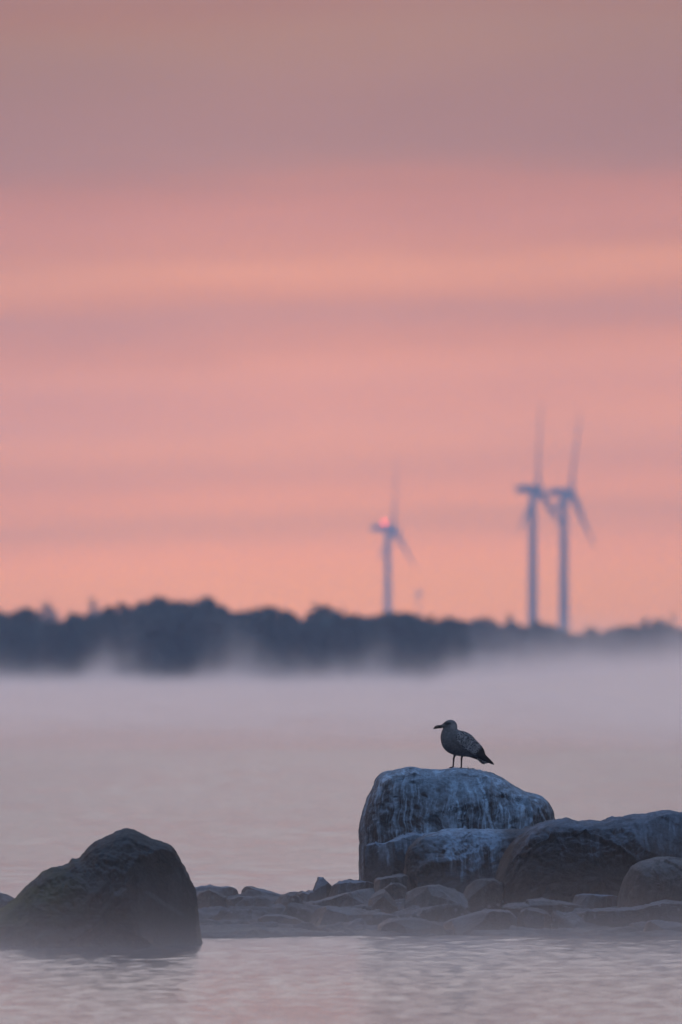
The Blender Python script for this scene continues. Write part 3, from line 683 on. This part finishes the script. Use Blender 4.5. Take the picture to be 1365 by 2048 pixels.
# dry sprig beside the gull
mt, qt = new_mat('dry_stalk'); finish(mt, qt, qt.mix(qt.noise(qt.n('ShaderNodeTexCoord').outputs['Object'], 90, 2), (.05, .045, .03), (.10, .09, .06)), .9)
bm = bmesh.new(); 
for (a, c, yo) in (((742, 915), (728, 885), 0), ((742, 915), (748, 888), 20), ((744, 915), (735, 900), -18)):
    add_np(bm, tube_pts([(a[0], a[1] + 12, yo, 3), ((a[0] + c[0]) / 2 + 1, (a[1] + c[1]) / 2, yo, 2.4), (c[0], c[1], yo * 1.5, 1)], 6))
me = bpy.data.meshes.new('grass_sprig'); bm.to_mesh(me); bm.free()
sxp = gx + (742 - 590) * U
o = link('grass_sprig', me, mt, None, (gx, GYv, top_at(sxp, GYv) + 10 * U + .001)); tag(o, 'tiny dry sprig sticking up from the boulder top, right of the gull', 'sprig')

# ------------------------------------------------------------------ far shore land
lx = np.linspace(-1500, 1500, 60); ly = np.concatenate([[1372, 1380, 1395], np.geomspace(1420, 9500, 24)])
LX, LYY = np.meshgrid(lx, ly, indexing='ij')
LZ = np.interp(LYY.ravel(), [1372, 1380, 1395, 1500, 9500], [-.3, .35, .8, 1.4, 4]).reshape(LX.shape) + .25 * fbm(np.stack([LX.ravel() * .02, LYY.ravel() * .01, 0 * LX.ravel()], 1), 2).reshape(LX.shape)
k = LX.shape[1]; i, j = np.meshgrid(np.arange(LX.shape[0] - 1), np.arange(k - 1), indexing='ij')
lq = np.stack([i * k + j, (i + 1) * k + j, (i + 1) * k + j + 1, i * k + j + 1], -1).reshape(-1, 4)
ml, ql = new_mat('far_land'); finish(ml, ql, ql.mix(ql.noise(ql.n('ShaderNodeTexCoord').outputs['Object'], .05, 5, .6), (.03, .04, .02), (.07, .07, .04)), .95)
tag(link('far_land', mesh_np('far_land', np.stack([LX, LYY, LZ], 2).reshape(-1, 3), lq), ml), None, None, None, 'structure')

# ------------------------------------------------------------------ woods
mf, qf = new_mat('foliage')
oi = qf.noise(qf.n('ShaderNodeTexCoord').outputs['Object'], .6, 4, .6)
finish(mf, qf, qf.mix(qf.rng(oi, .35, .65), (.034, .066, .066), (.07, .11, .105)), .85)
mb, qb = new_mat('bark'); finish(mb, qb, qb.mix(qb.noise(qb.n('ShaderNodeTexCoord').outputs['Object'], 8, 4), (.035, .03, .025), (.09, .08, .07)), .95)

def leaf_cloud(cent, size, rs_):
    """one small bent leaf spray per centre"""
    nC = len(cent); d1 = rs_.normal(size=(nC, 3)); d1 /= np.linalg.norm(d1, axis=1)[:, None]
    d2 = np.cross(d1, rs_.normal(size=(nC, 3))); d2 /= np.linalg.norm(d2, axis=1)[:, None]
    s_ = size * rs_.uniform(.6, 1.3, nC)[:, None]
    v = np.stack([cent - d1 * s_, cent + d2 * s_ * .6, cent + d1 * s_, cent - d2 * s_ * .6], 1).reshape(-1, 3)
    return v, np.arange(nC * 4).reshape(-1, 4)

def crown_pts(rs_, c, rad, nC):
    """leaf positions in a lumpy crown made of many boughs"""
    nb = max(6, int(nC / 40)); dirs = rs_.normal(size=(nb, 3)); dirs /= np.linalg.norm(dirs, axis=1)[:, None]
    bc = c + dirs * rad * (rs_.uniform(.25, .85, nb) ** .6)[:, None]
    br = rs_.uniform(.22, .42, nb) * rad.mean()
    pick = rs_.randint(0, nb, nC); off = rs_.normal(size=(nC, 3)); off /= np.linalg.norm(off, axis=1)[:, None]
    return bc[pick] + off * (br[pick] * rs_.uniform(.4, 1.05, nC))[:, None]

def trunk_np(base, top, r0, r1, K=7):
    base, top = np.array(base, float), np.array(top, float); v = []
    for k in range(6):
        p = base + (top - base) * k / 5 + (np.array([math.sin(k * 1.7), math.cos(k * 2.1), 0]) * r0 * .4 if 0 < k < 5 else 0)
        r = r0 + (r1 - r0) * k / 5
        for a in range(K): v.append(p + np.array([math.cos(6.283 * a / K), math.sin(6.283 * a / K), 0]) * r)
    q_ = [(k * K + a, k * K + (a + 1) % K, (k + 1) * K + (a + 1) % K, (k + 1) * K + a) for k in range(5) for a in range(K)]
    return np.array(v), np.array(q_)

PROF_L = [(-700, 1236), (-300, 1222), (-120, 1232), (-40, 1226), (0, 1225), (40, 1219), (75, 1232), (100, 1244), (140, 1229), (200, 1220), (240, 1210), (280, 1202), (310, 1196), (360, 1200), (390, 1193), (425, 1205), (455, 1215), (475, 1224), (510, 1216), (535, 1217), (560, 1222), (580, 1231), (620, 1233), (655, 1217), (690, 1225), (735, 1217), (770, 1228), (800, 1223), (820, 1222), (850, 1237), (880, 1238), (925, 1240)]
PROF_R = [(820, 1245), (930, 1241), (960, 1238), (1000, 1241), (1040, 1245), (1080, 1251), (1110, 1255), (1130, 1259), (1155, 1275), (1170, 1260), (1190, 1256), (1215, 1263), (1250, 1256), (1290, 1246), (1310, 1238), (1335, 1246), (1365, 1252), (1500, 1240), (1800, 1250), (2200, 1245)]
def wood(name, label, prof, x0, x1, Y, depth, step, seed):
    rs_ = np.random.RandomState(seed); V = []; Q = []; nv = 0; px = x0
    xs_, ys_ = zip(*prof)
    while px < x1:
        for row in range(0 if abs(px - 1155) < 17 and Y > 1700 else 3):
            Yt = Y + depth * (row + rs_.uniform(-.4, .4)) / 2
            pxx = px + rs_.uniform(-.5, .5) * step
            ht = P(0, np.interp(pxx, xs_, ys_) - 9 + rs_.uniform(0, 4) + (0 if row == 1 else 5), Yt)[1]
            X = P(pxx, 0, Yt)[0]; rw = rs_.uniform(2.3, 3.3) * ht / 10; rz = ht * rs_.uniform(.30, .40)
            cpt = crown_pts(rs_, np.array([X, Yt, ht - rz * 1.12]), np.array([rw, rw, rz]), 520)
            low = crown_pts(rs_, np.array([X, Yt - 1, ht * .30]), np.array([rw * 1.2, rw, ht * .26]), 240)
            for a, s_ in ((cpt, .55), (low, .6)):
                a = a[a[:, 2] > .4]
                v, q_ = leaf_cloud(a, s_, rs_); V.append(v); Q.append(q_ + nv); nv += len(v)
            v, q_ = trunk_np((X, Yt, .2), (X, Yt, ht - rz), .22, .08); V.append(v); Q.append(q_ + nv); nv += len(v)
        px += step
    o = link(name, mesh_np(name, np.vstack(V), np.vstack(Q), None, False), mf)
    tag(o, label, None, None, 'stuff'); return o
wood('wood', 'dark blue wooded shore rising out of the fog at the left', PROF_L, -700, 918, 1400, 14, 26, 21)
wood('far_wood', 'paler distant wood behind the fog at the right', PROF_R, 800, 2200, 1800, 20, 22, 22)

def single_tree(name, label, px, top, Y, wid, style, seed, nC=500):
    rs_ = np.random.RandomState(seed); X, ht = P(px, top, Y); r = wid / FPX * Y / 2
    e = empty(name, (X, Y, .6)); tag(e, label, 'tree')
    h = ht - .6
    if style == 'cone':
        z = rs_.uniform(.12, 1, nC) ** .8; rad = (1 - z) * r * 1.1 + .12; a = rs_.uniform(0, 6.283, nC)
        k_ = np.sqrt(rs_.uniform(.1, 1, nC)); cen = np.stack([np.cos(a) * rad * k_, np.sin(a) * rad * k_, z * h], 1)
    else:
        rz = h * (.36 if style == 'round' else .42); cen = crown_pts(rs_, np.array([0, 0, h - rz * 1.05]), np.array([r, r, rz]), nC)
    v, q_ = leaf_cloud(cen, .34, rs_); link('crown', mesh_np('crown', v, q_, None, False), mf, e)
    v, q_ = trunk_np((0, 0, -.3), (0, 0, h * .9), .2, .05); link('trunk', mesh_np('trunk', v, q_), mb, e)
single_tree('tall_tree', 'taller thin pale tree rising above a dip in the treeline at the far left', 99, 1176, 2700, 34, 'thin', 31, 1500)
single_tree('tall_tree', 'shorter thin pale tree poking above the treeline, second from the left', 189, 1186, 2700, 30, 'thin', 32, 1200)
single_tree('conifer', 'small pointed conifer on the treeline just left of the paired turbines', 1019, 1230, 1795, 40, 'cone', 33, 700)
single_tree('bare_tree', 'thin faint spire of a tree at the right edge of the treeline', 1347, 1222, 2000, 12, 'cone', 34, 60)
single_tree('round_tree', 'dark round tree at the right end of the dark wood, fog beside it', 893, 1236, 1385, 78, 'round', 35, 1400)

# faint round-topped tower
mst, qm = new_mat('grey_paint'); finish(mst, qm, qm.mix(qm.noise(qm.n('ShaderNodeTexCoord').outputs['Object'], 2, 3), (.24, .23, .24), (.30, .29, .30)), .6)
X, Z = P(838, 1188, 7600)
e = empty('water_tower', (X, 7600, 2)); tag(e, 'faint round-topped tower far beyond the wood, right of the single turbine', 'tower')
bm = bmesh.new(); bmesh.ops.create_uvsphere(bm, u_segments=24, v_segments=14, radius=2.4, matrix=Matrix.Translation((0, 0, Z - 2)) @ Matrix.Scale(.8, 4, (0, 0, 1)))
me = bpy.data.meshes.new('tank'); bm.to_mesh(me); bm.free(); link('tank', me, mst, e)
bm = bmesh.new(); bmesh.ops.create_cone(bm, cap_ends=True, segments=20, radius1=.55, radius2=.4, depth=Z - 4, matrix=Matrix.Translation((0, 0, (Z - 4) / 2)))
me = bpy.data.meshes.new('shaft'); bm.to_mesh(me); bm.free(); link('shaft', me, mst, e)

# ------------------------------------------------------------------ wind turbines
mtb, qm = new_mat('turbine_paint'); finish(mtb, qm, qm.mix(qm.noise(qm.n('ShaderNodeTexCoord').outputs['Object'], .4, 4), (.10, .10, .12), (.14, .14, .16)), .5)
mrd, qm = new_mat('aviation_light')
em = qm.n('ShaderNodeEmission'); em.inputs[0].default_value = (1, .05, .035, 1); em.inputs[1].default_value = 22
oo = qm.n('ShaderNodeOutputMaterial'); qm.nt.links.new(em.outputs[0], oo.inputs[0])

def smooth_bm(bm, name):
    me = bpy.data.meshes.new(name); bm.to_mesh(me); bm.free()
    me.polygons.foreach_set('use_smooth', np.ones(len(me.polygons), bool)); return me
def blade_mesh(L):
    secs = [(0, 1.1, 1.1), (.04, 1.15, 1.0), (.12, 2.0, .75), (.22, 2.3, .55), (.45, 1.6, .36), (.75, 1.0, .2), (.95, .6, .1), (1.0, .2, .05)]
    vs = []; K = 12
    for f, c, t in secs:
        tw = math.radians(18 * (1 - f))
        for a in range(K):
            an = 6.283 * a / K; x_, y_ = 1.2 * (math.cos(an) * c - c * .3 * (f > .06)), 1.3 * math.sin(an) * t
            vs.append((x_ * math.cos(tw) - y_ * math.sin(tw), x_ * math.sin(tw) + y_ * math.cos(tw) - 2.2 * f * f, f * L))
    qs = [(s_ * K + a, s_ * K + (a + 1) % K, (s_ + 1) * K + (a + 1) % K, (s_ + 1) * K + a) for s_ in range(len(secs) - 1) for a in range(K)]
    return mesh_np('blade', np.array(vs), qs)
def turbine(label, tx, hub_x, hub_y, Y, Lpx, rot, f, nac_left, light=False):
    m_px = Y / FPX; X = P(tx, 0, Y)[0]; hz = P(0, hub_y, Y)[1]; L = Lpx * m_px
    e = empty('wind_turbine', (X, Y, 3.0)); tag(e, label, 'wind turbine', 'wind turbines beyond the wood')
    zt = hz - 3.0
    bm = bmesh.new(); K = 28; rings = []
    for k in range(9):
        zz = (zt - 1.6) * k / 8; r = 2.9 - 1.1 * k / 8
        rings.append([bm.verts.new((math.cos(6.283 * a / K) * r, math.sin(6.283 * a / K) * r, zz)) for a in range(K)])
    for k in range(8):
        for a in range(K): bm.faces.new((rings[k][a], rings[k][(a + 1) % K], rings[k + 1][(a + 1) % K], rings[k + 1][a]))
    bm.faces.new(rings[-1])
    link('tower', smooth_bm(bm, 'tower'), mtb, e)
    yaw = math.asin(f)                                   # axis points right and a little toward the camera
    ax = Vector((math.cos(yaw), -math.sin(yaw), 0)); side = Vector((math.sin(yaw), math.cos(yaw), 0))
    hub_d = (hub_x - tx) * m_px / math.cos(yaw); tail_d = (nac_left - tx) * m_px / math.cos(yaw)
    bm = bmesh.new(); K = 16; rings = []
    for t_, sc in ((0, .55), (.04, .85), (.25, 1), (.7, 1.05), (.93, .95), (1, .75)):
        p = tail_d + (hub_d - 1.6 - tail_d) * t_; r_ = []
        for a in range(K):
            an = 6.283 * a / K; cx_, cz_ = math.cos(an), math.sin(an)
            cx_, cz_ = [math.copysign(abs(c_) ** .55, c_) for c_ in (cx_, cz_)]
            w = ax * p + side * (cx_ * 2.1 * sc) + Vector((0, 0, zt + cz_ * 2.25 * sc)); r_.append(bm.verts.new(w))
        rings.append(r_)
    for k in range(len(rings) - 1):
        for a in range(K): bm.faces.new((rings[k][a], rings[k][(a + 1) % K], rings[k + 1][(a + 1) % K], rings[k + 1][a]))
    bm.faces.new(rings[0][::-1]); bm.faces.new(rings[-1]); bmesh.ops.recalc_face_normals(bm, faces=bm.faces)
    nac = link('nacelle', smooth_bm(bm, 'nacelle'), mtb, e)
    bm = bmesh.new(); bmesh.ops.create_uvsphere(bm, u_segments=20, v_segments=12, radius=2.4)
    hub = link('hub', smooth_bm(bm, 'hub'), mtb, e, ax * hub_d + Vector((0, 0, zt)))
    me = blade_mesh(L)
    for k in range(3):
        a = math.radians(rot + 120 * k)
        up = Vector((0, 0, 1)) * math.cos(a) + side * math.sin(a)
        tang = side * math.cos(a) - Vector((0, 0, 1)) * math.sin(a)
        M = Matrix((tang, -ax, up)).transposed()        # blade bends away along -y -> +axis
        o = link('blade', me if k == 0 else me, None, hub); o.matrix_local = M.to_4x4()
    me.materials.clear(); me.materials.append(mtb)
    if light:
        bm = bmesh.new(); bmesh.ops.create_uvsphere(bm, u_segments=16, v_segments=10, radius=1.0)
        lp = P(769, 1046, Y); pos = Vector((lp[0] - X, -2.0, max(lp[1] - 3.0, zt + 3.1)))
        link('aviation_light', smooth_bm(bm, 'aviation_light'), mrd, nac, pos)
turbine('turbine standing alone with a lit red light on its nacelle', 776, 788, 1056, 7500, 140, 2, .30, 743, True)
turbine('taller left one of the pair of turbines standing close together', 1066, 1077, 978, 6000, 176, -1, .33, 1033)
turbine('right one of the pair of turbines, its upright blade tilted right', 1128, 1143, 984, 6100, 164, 13, .36, 1098)

# ------------------------------------------------------------------ air: even haze, fog bank over the far water, thin mist at the rocks
def vol_box(name, lo, hi, mat, label):
    x0, y0, z0 = lo; x1, y1, z1 = hi
    v = [(x, y, z) for x in (x0, x1) for y in (y0, y1) for z in (z0, z1)]
    f = [(0, 1, 3, 2), (4, 6, 7, 5), (0, 4, 5, 1), (2, 3, 7, 6), (0, 2, 6, 4), (1, 5, 7, 3)]
    return tag(link(name, mesh_np(name, v, f, None, False), mat), label, None, None, 'stuff')
def vol_mat(name, col, dens, aniso, rate=1):
    m, q = new_mat(name); pv = q.n('ShaderNodeVolumePrincipled'); oo = q.n('ShaderNodeOutputMaterial')
    pv.inputs['Color'].default_value = (*col, 1); pv.inputs['Anisotropy'].default_value = aniso
    q.put(pv.inputs['Density'], dens(q) if callable(dens) else dens)
    q.nt.links.new(pv.outputs[0], oo.inputs['Volume'])
    try: m.cycles.volume_step_rate = rate
    except Exception: pass
    return m
vol_box('haze', (-2500, -60, -1.5), (2500, 7700, 165), vol_mat('haze', (.46, .65, .97), 1.85e-4, .5), 'thin bluish haze over the whole scene')

def fog_d(q):
    p = q.n('ShaderNodeNewGeometry').outputs['Position']; x, y, z = q.sep(p)
    big = q.noise(q.comb(q.m('MULTIPLY', x, .045), q.m('MULTIPLY', y, .004), 1.7), 1, 2, .5)
    plume = q.noise(q.comb(q.m('MULTIPLY', x, .13), q.m('MULTIPLY', y, .010), q.m('MULTIPLY', z, .05)), 1, 3, .55)
    lift = q.m('ADD', q.m('ADD', .31, q.m('MULTIPLY', q.rng(x, 7, 20), .72)), q.m('MULTIPLY', q.m('SUBTRACT', big, .5), .45))
    lift = q.m('ADD', q.m('MAXIMUM', lift, .28), q.m('MULTIPLY', q.m('ADD', .14, q.m('MULTIPLY', q.m('POWER', q.rng(plume, .36, .74), 1.4), 2.0)), q.rng(y, 1080, 1370, 0, 1, True)))
    wisp = q.noise(q.comb(q.m('MULTIPLY', x, .16), q.m('MULTIPLY', y, .012), q.m('MULTIPLY', z, .35)), 1, 4, .6, .4)
    dn = q.m('EXPONENT', q.m('DIVIDE', q.m('MULTIPLY', z, -1), lift))
    dn = q.m('MULTIPLY', dn, q.rng(wisp, .3, .7, .35, 1.6))
    edge_ = q.m('ADD', q.rng(q.m('ADD', y, q.m('MULTIPLY', q.m('SUBTRACT', q.noise(q.comb(q.m('MULTIPLY', x, .10), q.m('MULTIPLY', y, .008), 4.4), 1, 3, .55), .5), 260)), 255, 470, 0, 1, True), q.rng(y, 130, 190, 0, .22, True))
    dn = q.m('MULTIPLY', dn, edge_)
    return q.m('MULTIPLY', dn, .024)
vol_box('fog_bank', (-420, 128, -.2), (420, 1440, 9), vol_mat('fog_bank', (.97, .96, .97), fog_d, .7, .5), 'pale fog bank lying on the far water')
def mist_d(q):
    p = q.n('ShaderNodeNewGeometry').outputs['Position']; x, y, z = q.sep(p)
    n_1 = q.noise(q.comb(q.m('MULTIPLY', x, .5), q.m('MULTIPLY', y, .22), q.m('MULTIPLY', z, .9)), 1, 3, .55)
    dn = q.m('EXPONENT', q.m('DIVIDE', q.m('MULTIPLY', z, -1), .23))
    dn = q.m('MULTIPLY', dn, q.rng(n_1, .3, .7, .5, 1.5))
    dn = q.m('MULTIPLY', dn, q.m('MULTIPLY', q.rng(y, 80, 88, 0, 1, True), q.rng(y, 118, 108, 0, 1, True)))
    return q.m('MULTIPLY', q.m('MULTIPLY', dn, q.rng(y, 94.2, 97, 1, .22)), .072)
vol_box('mist', (-16, 79, -.1), (16, 119, 2.2), vol_mat('mist', (.97, .96, .97), mist_d, .5, .4), 'thin low mist round the foot of the rocks')
